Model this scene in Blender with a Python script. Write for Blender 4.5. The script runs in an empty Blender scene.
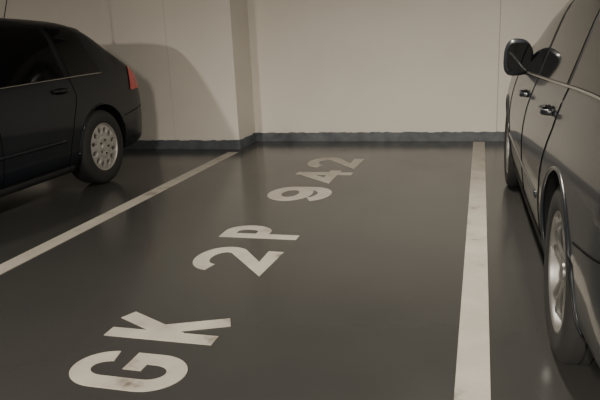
import bpy, bmesh, math
from mathutils import Vector, Matrix
H=1.2
# ------------------------------------------------------------ materials
def newmat(name):
    m=bpy.data.materials.new(name); m.use_nodes=True
    return m, m.node_tree, m.node_tree.nodes['Principled BSDF']
def simple(name,col,rough=0.5,metal=0.0,coat=0.0,emit=None,es=0,cr=.04,spec=.5):
    m,nt,b=newmat(name)
    b.inputs['Base Color'].default_value=(*col,1); b.inputs['Roughness'].default_value=rough
    b.inputs['Metallic'].default_value=metal; b.inputs['Coat Weight'].default_value=coat
    b.inputs['Coat Roughness'].default_value=cr; b.inputs['Specular IOR Level'].default_value=spec
    if emit:
        b.inputs['Emission Color'].default_value=(*emit,1); b.inputs['Emission Strength'].default_value=es
    return m
def noisy(name,stops,scale=3,detail=6,rough=(0.4,0.6),bump=0.05,bscale=60,bdist=0.01,fine=None):
    m,nt,b=newmat(name); N=nt.nodes; L=nt.links
    tc=N.new('ShaderNodeTexCoord')
    n=N.new('ShaderNodeTexNoise'); n.inputs['Scale'].default_value=scale; n.inputs['Detail'].default_value=detail
    n.inputs['Roughness'].default_value=0.6
    L.new(tc.outputs['Object'],n.inputs['Vector'])
    r=N.new('ShaderNodeValToRGB'); e=r.color_ramp.elements
    while len(e)<len(stops): e.new(0.5)
    for i,(p,c) in enumerate(stops): e[i].position=p; e[i].color=(*c,1)
    L.new(n.outputs['Fac'],r.inputs['Fac']); L.new(r.outputs['Color'],b.inputs['Base Color'])
    mr=N.new('ShaderNodeMapRange'); mr.inputs['From Min'].default_value=0.3; mr.inputs['From Max'].default_value=0.7
    mr.inputs['To Min'].default_value=rough[0]; mr.inputs['To Max'].default_value=rough[1]
    n3=N.new('ShaderNodeTexNoise'); n3.inputs['Scale'].default_value=scale*1.3; n3.inputs['Detail'].default_value=3
    L.new(tc.outputs['Object'],n3.inputs['Vector'])
    L.new(n3.outputs['Fac'],mr.inputs['Value']); L.new(mr.outputs['Result'],b.inputs['Roughness'])
    n2=N.new('ShaderNodeTexNoise'); n2.inputs['Scale'].default_value=bscale; n2.inputs['Detail'].default_value=4
    L.new(tc.outputs['Object'],n2.inputs['Vector'])
    bp=N.new('ShaderNodeBump'); bp.inputs['Strength'].default_value=bump; bp.inputs['Distance'].default_value=bdist
    L.new(n2.outputs['Fac'],bp.inputs['Height']); L.new(bp.outputs['Normal'],b.inputs['Normal'])
    return m
M_wall=noisy('painted_concrete',[(0.3,(0.69,0.655,0.59)),(0.7,(0.75,0.715,0.65))],scale=.9,detail=4,rough=(0.6,0.75),bump=0.22,bscale=90,bdist=0.003)
M_wall2=noisy('bare_concrete',[(0.3,(0.24,0.23,0.215)),(0.7,(0.31,0.30,0.28))],scale=1.2,rough=(0.7,0.9),bump=0.35,bscale=90,bdist=0.004)
M_floor=noisy('epoxy_floor',[(0.3,(0.041,0.041,0.0395)),(0.55,(0.046,0.046,0.044)),(0.75,(0.053,0.052,0.048))],scale=.9,detail=4,rough=(0.15,0.23),bump=0.02,bscale=30,bdist=0.002)
M_base=noisy('gray_skirting_paint',[(0.3,(0.055,0.065,0.078)),(0.7,(0.12,0.135,0.155))],scale=9,rough=(0.4,0.6),bump=0.4,bscale=30,bdist=0.006)
M_ceil=noisy('ceiling_concrete',[(0.3,(0.24,0.23,0.21)),(0.7,(0.30,0.29,0.27))],scale=1,rough=(0.7,0.9),bump=0.2)
M_mark=noisy('worn_road_paint',[(0.30,(0.14,0.12,0.095)),(0.40,(0.37,0.345,0.30)),(0.65,(0.44,0.42,0.37))],scale=4.5,detail=12,rough=(0.4,0.55),bump=0.1,bscale=80,bdist=0.002)
M_rubber=simple('tyre_rubber',(0.014,0.014,0.014),0.75)
M_black=simple('black_plastic',(0.006,0.006,0.007),0.65,spec=.3)
M_glass=simple('tinted_glass',(0.002,0.0025,0.003),0.05,spec=.32)
M_chrome=simple('chrome_trim',(0.45,0.44,0.42),0.25,metal=1)
M_alloy=simple('alloy_silver',(0.22,0.22,0.215),0.38,metal=0.75)
M_alloyd=simple('steel_cover_silver',(0.33,0.32,0.30),0.42,metal=0.4)
M_red=simple('tail_lamp_red',(0.45,0.012,0.009),0.15,coat=.5,spec=.3)
M_lens=simple('head_lamp_lens',(0.45,0.46,0.47),0.08,metal=0.5,coat=1)
M_plate=simple('plate_white',(0.6,0.6,0.58),0.4)
M_seam=simple('seam_shadow_gap',(0.002,0.002,0.002),0.8,spec=.1)
M_mirror=simple('mirror_glass',(0.04,0.042,0.045),0.06,metal=1)
M_lamp=simple('lamp_diffuser',(0.9,0.85,0.75),0.5,emit=(1.0,0.92,0.8),es=8)
M_house=simple('lamp_housing',(0.5,0.5,0.48),0.5)
M_duct=simple('added_duct_metal',(0.55,0.55,0.54),0.28,metal=1)
M_paintL=simple('dark_blue_paint',(0.004,0.006,0.010),0.4,metal=0.0,coat=.28,cr=.1,spec=.2)
M_paintR=simple('dark_gray_paint',(0.013,0.016,0.021),0.33,metal=0.0,coat=.6,cr=.06,spec=.4)

# ------------------------------------------------------------ helpers
def mkobj(name,verts,faces,mat,parent=None,smooth=False,mats=None):
    me=bpy.data.meshes.new(name); me.from_pydata([tuple(v) for v in verts],[],faces); me.validate(); me.update()
    for m in (mats or [mat]): me.materials.append(m)
    bm=bmesh.new(); bm.from_mesh(me); bmesh.ops.recalc_face_normals(bm,faces=bm.faces); bm.to_mesh(me); bm.free()
    if smooth:
        for p in me.polygons: p.use_smooth=True
    o=bpy.data.objects.new(name,me); bpy.context.scene.collection.objects.link(o)
    if parent: o.parent=parent
    return o
def box(name,lo,hi,mat,parent=None,bev=0):
    x0,y0,z0=lo; x1,y1,z1=hi
    v=[(x0,y0,z0),(x1,y0,z0),(x1,y1,z0),(x0,y1,z0),(x0,y0,z1),(x1,y0,z1),(x1,y1,z1),(x0,y1,z1)]
    f=[(0,3,2,1),(4,5,6,7),(0,1,5,4),(1,2,6,5),(2,3,7,6),(3,0,4,7)]
    o=mkobj(name,v,f,mat,parent)
    if bev:
        md=o.modifiers.new('b','BEVEL'); md.width=bev; md.segments=3
    return o
def empty(name,loc=(0,0,0),rot=0):
    e=bpy.data.objects.new(name,None); e.empty_display_size=0.2; bpy.context.scene.collection.objects.link(e)
    e.location=loc; e.rotation_euler=(0,0,rot); return e
def pchip(pts):
    xs=[p[0] for p in pts]; ys=[p[1] for p in pts]; n=len(xs)
    h=[xs[i+1]-xs[i] for i in range(n-1)]; d=[(ys[i+1]-ys[i])/h[i] for i in range(n-1)]
    m=[0]*n; m[0]=d[0]; m[-1]=d[-1]
    for i in range(1,n-1):
        if d[i-1]*d[i]<=0: m[i]=0
        else:
            w1=2*h[i]+h[i-1]; w2=h[i]+2*h[i-1]; m[i]=(w1+w2)/(w1/d[i-1]+w2/d[i])
    def f(x):
        if x<=xs[0]: return ys[0]
        if x>=xs[-1]: return ys[-1]
        i=0
        while x>xs[i+1]: i+=1
        t=(x-xs[i])/h[i]
        return (2*t**3-3*t*t+1)*ys[i]+(t**3-2*t*t+t)*h[i]*m[i]+(-2*t**3+3*t*t)*ys[i+1]+(t**3-t*t)*h[i]*m[i+1]
    return f
def tube(name,pts,r,mat,parent=None,n=8,flat=1.0,rf=None):
    pts=[Vector(p) for p in pts]; V=[];F=[]
    for i,p in enumerate(pts):
        t=(pts[min(i+1,len(pts)-1)]-pts[max(i-1,0)]).normalized()
        a=Vector((0,0,1)) if abs(t.z)<0.9 else Vector((1,0,0))
        s=t.cross(a).normalized(); u=s.cross(t).normalized()
        q=r*(rf(i) if rf else 1)
        for k in range(n):
            an=2*math.pi*k/n; V.append(p+s*math.cos(an)*q*flat+u*math.sin(an)*q)
    for i in range(len(pts)-1):
        for k in range(n):
            k2=(k+1)%n; F.append((i*n+k,i*n+k2,(i+1)*n+k2,(i+1)*n+k))
    F.append(tuple(range(n))); F.append(tuple((len(pts)-1)*n+k for k in range(n)))
    return mkobj(name,V,F,mat,parent,smooth=True)
def lathe(name,prof,mat,parent,cx,cy,cz,side,n=64,closed=True,smooth=True):
    V=[];F=[];m=len(prof)
    for k in range(n):
        a=2*math.pi*k/n
        for r,y in prof: V.append((cx+r*math.cos(a),cy+side*y,cz+r*math.sin(a)))
    for k in range(n):
        k2=(k+1)%n
        for j in range(m if closed else m-1):
            j2=(j+1)%m; F.append((k*m+j,k*m+j2,k2*m+j2,k2*m+j))
    o=mkobj(name,V,F,mat,parent,smooth=smooth)
    o.data.set_sharp_from_angle(angle=math.radians(40))
    return o
# ------------------------------------------------------------ car
def wheel(par,tag,cx,side,style,R=0.325,cyc=0.765):
    cy=side*cyc; cz=R; rr=0.208 if style=='cover' else 0.222
    tp=[(rr,-.095),(rr+.01,-.1),(rr+.05,-.106),(R-.03,-.102),(R-.008,-.088),(R,-.07),(R,-.036),(R-.007,-.034),(R-.007,-.028),(R,-.026),(R,-.004),(R-.007,-.002),(R-.007,.004),(R,.006),(R,.028),(R-.007,.03),(R-.007,.036),(R,.038),(R,.07),(R-.008,.088),(R-.03,.102),(rr+.05,.106),(rr+.012,.1),(rr,.095)]
    lathe('tyre_'+tag,tp,M_rubber,par,cx,cy,cz,side,72)
    mat=M_alloyd if style=='cover' else M_alloy
    lathe('rim_'+tag,[(rr+.002,-.09),(rr+.006,.094),(rr-.004,.097),(rr-.012,.088),(rr-.016,.03),(rr-.02,-.08)],mat,par,cx,cy,cz,side)
    lathe('wheel_well_disc_'+tag,[(0.001,.0),(rr-.015,.0),(rr-.015,.012),(0.001,.012)],M_black,par,cx,cy,cz,side)
    lathe('brake_disc_'+tag,[(0.03,.015),(.14,.015),(.14,.028),(0.03,.028)],simple('brake_steel',(0.12,.115,.11),.4,.8),par,cx,cy,cz,side)
    V=[];F=[]
    def spoke(a,sec,th=0.025):
        b=len(V)
        ca,sa=math.cos(a),math.sin(a)
        for (r,w,y) in sec:
            for (ww,yy) in ((-w,y-.006),(-w*.6,y),(w*.6,y),(w,y-.006),(w,y-th),(-w,y-th)):
                V.append((cx+r*ca-ww*sa,cy+side*yy,cz+r*sa+ww*ca))
        for i in range(len(sec)-1):
            for k in range(6):
                k2=(k+1)%6; F.append((b+i*6+k,b+i*6+k2,b+(i+1)*6+k2,b+(i+1)*6+k))
        F.append(tuple(b+k for k in range(6))); F.append(tuple(b+(len(sec)-1)*6+k for k in range(6)))
    if style=='cover':
        NS=12
        for k in range(NS):
            spoke(2*math.pi*k/NS,[(.09,.030,.088),(.118,.033,.092),(.132,.020,.092),(.158,.021,.091),(.174,.046,.089),(rr-.002,.056,.084)])
        lathe('hub_cover_'+tag,[(0.001,.04),(.11,.04),(.115,.084),(.10,.091),(.06,.094),(.045,.088),(.035,.088),(.03,.096),(.001,.098)],mat,par,cx,cy,cz,side,closed=False)
        for k in range(5):
            a=2*math.pi*(k+.5)/5
            lathe('nut_%s_%d'%(tag,k),[(.001,.09),(.011,.09),(.009,.0975),(.001,.0985)],M_black,par,cx+.062*math.cos(a),cy,cz+.062*math.sin(a),side,n=12,closed=False)
    else:
        for k in range(5):
            a=2*math.pi*k/5+.3
            for d in (-.17,.17):
                spoke(a+d,[(.04,.018,.07),(.08,.014,.074),(.14,.0115,.080),(rr-.006,.015,.082)],.03)
        lathe('hub_'+tag,[(0.001,.04),(.062,.04),(.068,.066),(.058,.074),(.036,.072),(.033,.08),(.02,.084),(.001,.085)],mat,par,cx,cy,cz,side,closed=False)
    mkobj('spokes_'+tag,V,F,mat,par)

def build_car(name,loc,rot,paint,T,B,Wp,ZB,panes,wstyle,chrome_outline,handles,mir,rearwin,tl0=-1.88,shoulder=.045,R=.325,axr=-1.35,axf=1.35,tum=.36):
    par=empty(name,loc,rot)
    x0=-2.22; x1=2.25
    def W(x,z):
        w=Wp(x); b=B(x); t=T(x)
        low=lambda zz: w*(1-(shoulder if zz>.6 else .045)*(abs(zz-.60)/.36)**2.0)*(1-.05*max(0,(.33-zz)/.13)**2)
        if z<=b: return low(z)
        f=min(1,(z-b)/(t-b))
        return max(0,(low(b)-tum*(z-b)*min(1,(t-b)/.3))*max(0,(1-f**8))**(1/3))
    def ztop(x,y):
        lo,hi=B(x),T(x)
        for _ in range(30):
            m=(lo+hi)/2
            if W(x,m)>abs(y): lo=m
            else: hi=m
        return lo
    xs=[x0+(x1-x0)*i/110 for i in range(111)]
    xs+= [x0+.008*i for i in range(1,14)]+[x1-.008*i for i in range(1,14)]
    xs=sorted(set(round(x,4) for x in xs))
    V=[];F=[]
    ring=None
    for x in xs:
        pts=[]
        zb,b,t=ZB(x),B(x),T(x)
        w0=W(x,zb)
        pts.append((w0*.55,zb)); pts.append((w0*.93,zb))
        for i in range(0,15):
            z=zb+.015+(b-zb-.015)*i/14; pts.append((W(x,z),z))
        for i in range(1,20):
            s=i/20; f=1-(1-s)**2.6; z=b+(t-b)*f; pts.append((W(x,z),z))
        left=[(x,y,z) for y,z in pts]; right=[(x,-y,z) for y,z in reversed(pts)]
        rg=[(x,0,zb)]+left+[(x,0,t)]+right
        ring=len(rg); V+=rg
    n=len(xs)
    for i in range(n-1):
        for k in range(ring):
            k2=(k+1)%ring; F.append((i*ring+k,i*ring+k2,(i+1)*ring+k2,(i+1)*ring+k))
    F.append(tuple(range(ring))); F.append(tuple((n-1)*ring+k for k in range(ring)))
    body=mkobj('body_shell',V,F,paint,par,mats=[paint,M_black])
    cutters=[]
    for ax in (axr,axf):
        for s in (1,-1):
            bm=bmesh.new()
            bmesh.ops.create_cone(bm,cap_ends=True,segments=72,radius1=R+.045,radius2=R+.045,depth=.60,matrix=Matrix.Translation((ax,s*.90,R+.005))@Matrix.Rotation(math.pi/2,4,'X'))
            me=bpy.data.meshes.new('cut'); bm.to_mesh(me); bm.free()
            me.materials.append(paint); me.materials.append(M_black)
            for p in me.polygons: p.material_index=1
            c=bpy.data.objects.new('cut',me); bpy.context.scene.collection.objects.link(c); c.parent=par; cutters.append(c)
            md=body.modifiers.new('c','BOOLEAN'); md.operation='DIFFERENCE'; md.object=c; md.solver='EXACT'
    bpy.context.view_layer.update()
    dg=bpy.context.evaluated_depsgraph_get()
    nm=bpy.data.meshes.new_from_object(body.evaluated_get(dg))
    body.modifiers.clear(); body.data=nm
    for c in cutters: bpy.data.objects.remove(c)
    for p in nm.polygons: p.use_smooth=True
    nm.set_sharp_from_angle(angle=math.radians(30))
    def sidepatch(nme,fx,fz,mat,s,off=.004,nu=24,nv=8):
        V=[];F=[]
        for i in range(nu+1):
            for j in range(nv+1):
                u,v=i/nu,j/nv; x=fx(u,v); z=fz(x,v); V.append((x,s*(W(x,z)+off),z))
        for i in range(nu):
            for j in range(nv):
                a=i*(nv+1)+j; F.append((a,a+1,a+nv+2,a+nv+1))
        return mkobj(nme,V,F,mat,par,smooth=True)
    def toppatch(nme,xa,xb,hw,mat,off=.006,sx=1):
        V=[];F=[];nu,nv=16,24
        for i in range(nu+1):
            x=xa+(xb-xa)*i/nu
            h=hw(x)
            for j in range(nv+1):
                y=-h+2*h*j/nv; V.append((x+sx*off,y,ztop(x,y)+off))
        for i in range(nu):
            for j in range(nv):
                a=i*(nv+1)+j; F.append((a,a+1,a+nv+2,a+nv+1))
        return mkobj(nme,V,F,mat,par,smooth=True)
    FU=.80
    up=lambda x:B(x)+FU*(T(x)-B(x)); lo=lambda x:B(x)+.012
    for s,sn in ((1,'left'),(-1,'right')):
        a,b_=panes[0][0],panes[-1][1]
        sidepatch('window_surround_'+sn,lambda u,v:(a[0]+.03+(a[1])*v)*(1-u)+(b_[0]-.03+b_[1]*v)*u,
                  lambda x,v:(lo(x)-.01)*(1-v)+(up(x)+.012)*v,M_black,s,.002,60,8)
        for k,(pa,pb) in enumerate(panes):
            sidepatch('side_glass_%s_%d'%(sn,k),lambda u,v:(pa[0]+pa[1]*v)*(1-u)+(pb[0]+pb[1]*v)*u,
                  lambda x,v:lo(x)*(1-v)+(up(x)-.004)*v,M_glass,s,.006)
        xb=[a[0]+.03+(b_[0]-.03-a[0]-.03)*i/40 for i in range(41)]
        tube('belt_trim_'+sn,[(x,s*(W(x,lo(x)-.008)+.006),lo(x)-.008) for x in xb],.006,M_chrome,par)
        if chrome_outline:
            xt=[a[0]+a[1]+(b_[0]+b_[1]-a[0]-a[1])*i/50 for i in range(51)]
            tube('upper_trim_'+sn,[(x,s*(W(x,up(x)+.01)+.006),up(x)+.01) for x in xt]+[(b_[0]-.03,s*(W(b_[0]-.03,lo(b_[0])-.008)+.006),lo(b_[0])-.008)],.006,M_chrome,par)
        def seam(nme,pts,r=.004):
            P=[]
            for i in range(len(pts)-1):
                for k in range(10):
                    t=k/10; P.append((pts[i][0]*(1-t)+pts[i+1][0]*t,pts[i][1]*(1-t)+pts[i+1][1]*t))
            P.append(pts[-1])
            tube(nme+'_'+sn,[(x,s*(W(x,z)-.0005),z) for x,z in P],r,M_seam,par,n=6)
        bt=lambda x:B(x)
        seam('front_door_seam',[(.98,bt(.98)),(.96,.60),(.90,.30),(.86,.27)])
        seam('center_door_seam',[(-.06,up(-.06)),(-.07,bt(-.07)),(-.08,.5),(-.07,.27)])
        seam('rear_door_seam',[(-.98,bt(-.98)),(-1.02,.80),(-.93,.62),(-.86,.42),(-.84,.27)])
        seam('sill_seam',[(.86,.27),(-.07,.27),(-.84,.27)])
        seam('rear_bumper_seam',[(-1.72,.56),(-2.0,.60),(-2.15,.62)])
        seam('front_bumper_seam',[(1.72,.56),(1.9,.56)])
        tube('side_moulding_'+sn,[(x,s*(W(x,.47)+.002),.47) for x in [.93-1.72*i/30 for i in range(31)]],.014,paint,par,flat=.35)
        tube('sill_cover_'+sn,[(x,s*(W(x,.235)+.0),.225) for x in [.94-1.86*i/30 for i in range(31)]],.03,M_black,par,flat=.6)
        for ax,an in ((axr,'rear'),(axf,'front')):
            P=[]
            for k in range(41):
                an_=math.radians(-12+204*k/40); x=ax+(R+.047)*math.cos(an_); z=R+.005+(R+.047)*math.sin(an_)
                P.append((x,s*(W(x,z)-.002),z))
            tube('arch_lip_%s_%s'%(an,sn),P,.009,paint,par)
        for k,(hx,hz) in enumerate(handles):
            bm=bmesh.new(); bmesh.ops.create_uvsphere(bm,u_segments=24,v_segments=12,radius=1)
            for v in bm.verts:
                v.co=Vector((hx+v.co.x*.09,s*(W(hx,hz)+.001+v.co.y*.004),hz-.004+v.co.z*.030))
            me=bpy.data.meshes.new('handle_recess'); bm.to_mesh(me); bm.free(); me.materials.append(M_seam)
            o=bpy.data.objects.new('handle_recess_%s_%d'%(sn,k),me); bpy.context.scene.collection.objects.link(o); o.parent=par
            P=[]
            for i in range(13):
                t=i/12; x=hx-.095+.19*t; d=.002+.034*min(1,math.sin(math.pi*t)*2.2)
                P.append((x,s*(W(x,hz)+d),hz+.004))
            tube('door_handle_%s_%d'%(sn,k),P,.013,paint,par,n=10,flat=.75)
        mx,my,mz=mir
        bm=bmesh.new(); bmesh.ops.create_uvsphere(bm,u_segments=32,v_segments=20,radius=1)
        for v in bm.verts:
            c=v.co
            sx=(abs(c.x)**.8)*(1 if c.x>0 else -1); 
            X=sx*(.085 if c.x>0 else .035)
            Y=(abs(c.y)**.75)*(1 if c.y>0 else -1)*.088*(1-.10*c.z)
            Z=(abs(c.z)**.75)*(1 if c.z>0 else -1)*.112*(1+.12*c.y)
            v.co=Vector((mx+X,s*(my+Y),mz+Z))
        for f in bm.faces: f.smooth=True
        me=bpy.data.meshes.new('mirror'); bm.to_mesh(me); bm.free(); me.materials.append(paint)
        o=bpy.data.objects.new('mirror_housing_'+sn,me); bpy.context.scene.collection.objects.link(o); o.parent=par
        V=[(mx-.037,s*my,mz)]; 
        for k in range(32):
            a_=2*math.pi*k/32; cy_=math.cos(a_);cz_=math.sin(a_)
            V.append((mx-.037,s*(my+.072*math.copysign(abs(cy_)**.6,cy_)),mz+.088*math.copysign(abs(cz_)**.6,cz_)))
        mkobj('mirror_glass_'+sn,V,[(0,1+k,1+(k+1)%32) for k in range(32)],M_mirror,par)
        yb=W(mx+.02,lo(mx)+.02)
        tube('mirror_arm_'+sn,[(mx+.03,s*(yb-.03),mz-.085),(mx+.03,s*(yb+.02),mz-.085),(mx+.02,s*(my),mz-.07)],.024,M_black,par,flat=1.3)
        sidepatch('tail_lamp_'+sn,lambda u,v:tl0*(1-u)-.06*v*(1-u)+(-2.195+.03*v)*u,
                  lambda x,v:(.78)*(1-v)+min(1.0,T(x)-.035)*v,M_red,s,.007,20,12)
        sidepatch('head_lamp_'+sn,lambda u,v:1.72*(1-u)+2.17*u,lambda x,v:(B(x)-.10)*(1-v)+(B(x)+.03)*v,M_lens,s,.006,20,8)
        for ax,an in ((axr,'rear'),(axf,'front')):
            wheel(par,an+'_'+sn,ax,s,wstyle,R)
    hw=lambda x:.86*(W(x,B(x)+.5*(T(x)-B(x))))
    toppatch('windscreen',1.02,.38,hw,M_glass,sx=1)
    toppatch('rear_window',rearwin[0],rearwin[1],lambda x:.80*W(x,B(x)+.5*(T(x)-B(x))),M_glass,sx=-1)
    box('rear_plate',(-2.235,-.26,.66),(-2.215,.26,.77),M_plate,par,.004)
    box('front_plate',(2.24,-.26,.36),(2.262,.26,.47),M_plate,par,.004)
    box('front_grille',(2.20,-.36,.50),(2.257,.36,.60),M_black,par,.01)
    box('rear_bumper_insert',(-2.232,-.5,.42),(-2.20,.5,.50),M_black,par,.01)
    for k in range(4):
        tube('grille_bar_%d'%k,[(2.26,-.33,.512+.025*k),(2.26,.33,.512+.025*k)],.004,M_chrome,par)
    return par,T

B=pchip([(-2.22,.62),(-2.17,.80),(-2.08,.90),(-1.9,.955),(-1.5,.965),(-.6,.945),(0,.93),(1.0,.895),(1.35,.83),(1.8,.74),(2.1,.60),(2.25,.45)])
BL=pchip([(-2.22,.55),(-2.17,.72),(-2.08,.82),(-1.9,.90),(-1.7,.945),(-1.5,.96),(-.6,.945),(0,.93),(1.0,.895),(1.35,.83),(1.8,.74),(2.1,.60),(2.25,.45)])
TL=pchip([(-2.22,.66),(-2.20,.80),(-2.15,.91),(-2.06,1.00),(-1.96,1.06),(-1.80,1.17),(-1.62,1.32),(-1.50,1.395),(-1.36,1.43),(-1.0,1.45),(-.3,1.465),(.35,1.39),(1.05,1.0),(1.5,.93),(1.9,.84),(2.15,.73),(2.25,.58)])
Wp=pchip([(-2.22,.66),(-2.19,.75),(-2.1,.83),(-1.9,.868),(-1.35,.885),(0,.89),(1.35,.88),(1.8,.84),(2.05,.74),(2.18,.58),(2.25,.42)])
ZB=pchip([(-2.22,.38),(-2.1,.30),(-1.9,.25),(-1.35,.21),(0,.205),(1.35,.20),(1.9,.22),(2.25,.28)])
panesL=[((.98,-.02),(-.02,0)),((-.10,0),(-.93,.02)),((-1.0,.02),(-1.42,.12))]
carL,_=build_car('parked_hatchback_car',(-4.05,3.52,0),math.radians(-90),M_paintL,TL,BL,Wp,ZB,panesL,'cover',False,[(.12,.84),(-.82,.86)],(.74,1.0,1.0),(-1.50,-1.88))
tube('roof_antenna',[(-1.34,0,1.42),(-1.37,0,1.47),(-1.52,0,1.80)],.004,M_black,carL)
tube('antenna_foot',[(-1.28,0,1.425),(-1.34,0,1.455),(-1.38,0,1.43)],.016,M_black,carL)
TR=pchip([(-2.22,.76),(-2.20,.92),(-2.15,1.08),(-2.07,1.24),(-1.98,1.36),(-1.88,1.40),(-1.3,1.44),(-.9,1.455),(-.2,1.46),(.35,1.39),(1.05,1.0),(1.5,.93),(1.9,.84),(2.15,.73),(2.25,.58)])
panesR=[((.98,-.02),(-.02,0)),((-.10,0),(-.93,.02)),((-1.0,.02),(-1.84,.12))]
carR,_=build_car('parked_station_wagon',(1.11,3.70,0),math.radians(91.5),M_paintR,TR,B,Wp,ZB,panesR,'alloy',True,[(.12,.825),(-.82,.845)],(.54,.875,1.01),(-1.96,-2.13),tl0=-2.07,shoulder=.10)

# ------------------------------------------------------------ room
XL,XR,YB,YW,ZC=-9.0,6.5,-6.0,5.92*H,2.6
YS=5.47*H; XS=-2.15*H
box('floor',(XL,YB,-.1),(XR,YW+.2,0),M_floor)
box('ceiling',(XL,YB,ZC),(XR,YW+.2,ZC+.1),M_ceil)
box('wall_back',(XS,YW,0),(XR,YW+.2,ZC),M_wall)
box('wall_step',(XL,YS,0),(XS,YW+.2,ZC),M_wall)
box('wall_left',(XL-.2,YB,0),(XL,YW+.2,ZC),M_wall2)
box('wall_right',(XR,YB,0),(XR+.2,YW+.2,ZC),M_wall2)
box('wall_front',(XL,YB-.2,0),(XR,YB,ZC),M_wall2)
def skirt(name,p0,p1,nrm,hh=.10,t=.012):
    import random; random.seed(len(name)*7)
    p0=Vector(p0);p1=Vector(p1);n=Vector(nrm)*t; L=(p1-p0).length; k=max(4,int(L/.04)); V=[];F=[]
    for i in range(k+1):
        p=p0.lerp(p1,i/k); z=hh+random.uniform(-.005,.006)
        V+=[(p.x,p.y,0),(p.x,p.y,z),(p.x+n.x,p.y+n.y,z-.003),(p.x+n.x*1.3,p.y+n.y*1.3,0)]
    for i in range(k):
        for j in range(4):
            j2=(j+1)%4; F.append((i*4+j,i*4+j2,i*4+4+j2,i*4+4+j))
    F.append((0,1,2,3)); F.append((k*4,k*4+1,k*4+2,k*4+3))
    return mkobj(name,V,F,M_base)
skirt('baseboard_back',(XS,YW,0),(XR,YW,0),(0,-1,0))
skirt('baseboard_step',(XL,YS,0),(XS+.014,YS,0),(0,-1,0))
skirt('baseboard_side',(XS,YS,0),(XS,YW,0),(1,0,0))
box('wall_seam_1',(.175,YW-.002,.10),(.183,YW+.01,ZC),simple('joint_shadow',(.46,.43,.38),.8))  # panel seam as a thin strip, groove shade put into its colour
box('wall_seam_2',(-3.36,YS-.002,.10),(-3.353,YS+.01,ZC),simple('joint_shadow2',(.58,.55,.50),.8))  # fainter seam strip, its groove shade also only a darker colour
# unseen spiral duct, added for its reflection in the wagon's side glass
tube('added_reflection_duct',[(-1.6+.03*i,YW-.20,2.22) for i in range(240)],.15,M_duct,n=32,rf=lambda i:1.05 if i%5==0 else 1.0)
def bayline(xc,y1,w=.116):
    box('painted_bay_line',(xc-w/2,-1.5,-.002),(xc+w/2,y1,.003),M_mark)
bayline(-2.149*H,5.30*H); bayline(0.0,5.86*H,.118); bayline(-2.149*H*2,5.30*H); bayline(2.149*H,5.86*H)
def E(cx,cy,rx,ry,a0,a1,n=18):
    return [(cx+rx*math.cos(math.radians(a0+(a1-a0)*i/n)),cy+ry*math.sin(math.radians(a0+(a1-a0)*i/n))) for i in range(n+1)]
G={
'G':[(E(.5,.72,.5,.28,8,180)+E(.5,.28,.5,.28,180,360)+[(1,.47),(.52,.47)],False)],
'K':[([(0,0),(0,1)],True),([(.96,1.0),(.05,.36)],True),([(.30,.58),(1.0,0)],True)],
'2':[(E(.5,.72,.5,.28,175,-35,22)+[(.04,.02),(1.0,.0)],False)],
'P':[([(0,0),(0,1)],True),([(0,1),(.5,1)]+E(.5,.74,.5,.26,85,-90,14)+[(0,.48)],False)],
'9':[(E(.5,.69,.5,.31,0,360,30),'c'),([(1,.72)]+E(.5,.30,.5,.30,0,-165),False)],
'4':[([(.72,0),(.72,1)],True),([(.72,1),(0,.30),(1.04,.30)],False)],
}
TV=[];TF=[]
def ribbon(pts,t,z,closed=False):
    P=[Vector(p) for p in pts]
    if closed: P=P[:-1]
    n=len(P)
    base=len(TV)
    for i in range(n):
        a=P[i-1] if (i>0 or closed) else None; b=P[(i+1)%n] if (i<n-1 or closed) else None
        d1=(P[i]-a).normalized() if a is not None else None; d2=(b-P[i]).normalized() if b is not None else None
        if d1 is None:d1=d2
        if d2 is None:d2=d1
        n1=Vector((-d1.y,d1.x));n2=Vector((-d2.y,d2.x)); m=(n1+n2).normalized(); k=t/2/max(.42,m.dot(n1))
        for sgn in (1,-1):
            q=P[i]+m*k*sgn
            TV.append((q.x,q.y,z)); TV.append((q.x,q.y,-.001))
    for i in range(n if closed else n-1):
        a=base+4*i; b=base+4*((i+1)%n)
        TF.append((a,a+2,b+2,b)); TF.append((a,b,b+1,a+1)); TF.append((a+2,a+3,b+3,b+2))
    if not closed:
        for i in (0,n-1):
            a=base+4*i; TF.append((a,a+1,a+3,a+2))
def glyph(ch,y0,y1,xb,xt,t):
    y0*=H;y1*=H;xb*=H;xt*=H
    h=xb-xt; w=y1-y0; zz=.0022
    for pts,mode in G[ch]:
        q=[]
        st=(mode is True)
        for u,v in pts:
            if st: q.append((xb-v*h, y0+t/2+u*(w-t)))
            else: q.append((xb-t/2-v*(h-t), y0+t/2+u*(w-t)))
        ribbon(q,t,zz,closed=(mode=='c'))
        zz+=.0003
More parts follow.
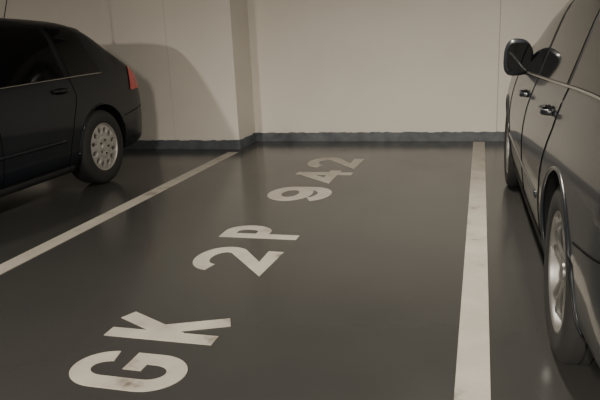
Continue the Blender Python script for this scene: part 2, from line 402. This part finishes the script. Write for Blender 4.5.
glyph('G',1.47,1.69,-.855,-1.245,.078)
glyph('K',1.785,1.995,-.855,-1.268,.078)
glyph('2',2.45,2.77,-.885,-1.285,.092)
glyph('P',2.92,3.13,-.880,-1.300,.085)
glyph('9',3.67,4.04,-.91,-1.33,.110)
glyph('4',4.20,4.60,-.89,-1.31,.100)
glyph('2',4.68,5.08,-.89,-1.33,.112)
mkobj('painted_bay_number',TV,TF,M_mark)

# ------------------------------------------------------------ lamps
def lamp(x,y,power,L=1.2,Wd=.14,alongx=False,col=(1,.91,.78)):
    e=empty('ceiling_lamp',(x,y,ZC),math.pi/2 if alongx else 0)
    box('housing',(-Wd/2-.02,-L/2-.03,-.07),(Wd/2+.02,L/2+.03,0),M_house,e,.01)
    box('diffuser',(-Wd/2,-L/2,-.10),(Wd/2,L/2,-.07),M_lamp,e,.01)
    ld=bpy.data.lights.new('tube_light','AREA'); ld.shape='RECTANGLE'; ld.size=Wd; ld.size_y=L; ld.energy=power; ld.color=col
    lo_=bpy.data.objects.new('tube_light',ld); bpy.context.scene.collection.objects.link(lo_); lo_.parent=e; lo_.location=(0,0,-.11)
lamp(-4.2,-3.0,900)
lamp(-.3,3.6,90)
lamp(-.2,-2.6,680)
lamp(4.2,3.2,40)
w=bpy.data.worlds.new('garage_dim'); bpy.context.scene.world=w; w.use_nodes=True
w.node_tree.nodes['Background'].inputs[0].default_value=(.02,.018,.015,1)

# ------------------------------------------------------------ camera
f=633.0
d=Vector((182,-173,f)).normalized(); xv=Vector((2258,59,-f)); xv=(xv-d*xv.dot(d)).normalized(); dn=d.cross(xv)
if dn.y<0: dn=-dn
up=-dn
R=Matrix(((xv.x,-xv.y,-xv.z),(d.x,-d.y,-d.z),(up.x,-up.y,-up.z)))
cam=bpy.data.cameras.new('camera'); cam.sensor_width=36; cam.lens=f/600*36; cam.clip_start=.05
co=bpy.data.objects.new('camera',cam); bpy.context.scene.collection.objects.link(co)
M=R.to_4x4(); M.translation=Vector((0,0,H)); co.matrix_world=M
bpy.context.scene.camera=co
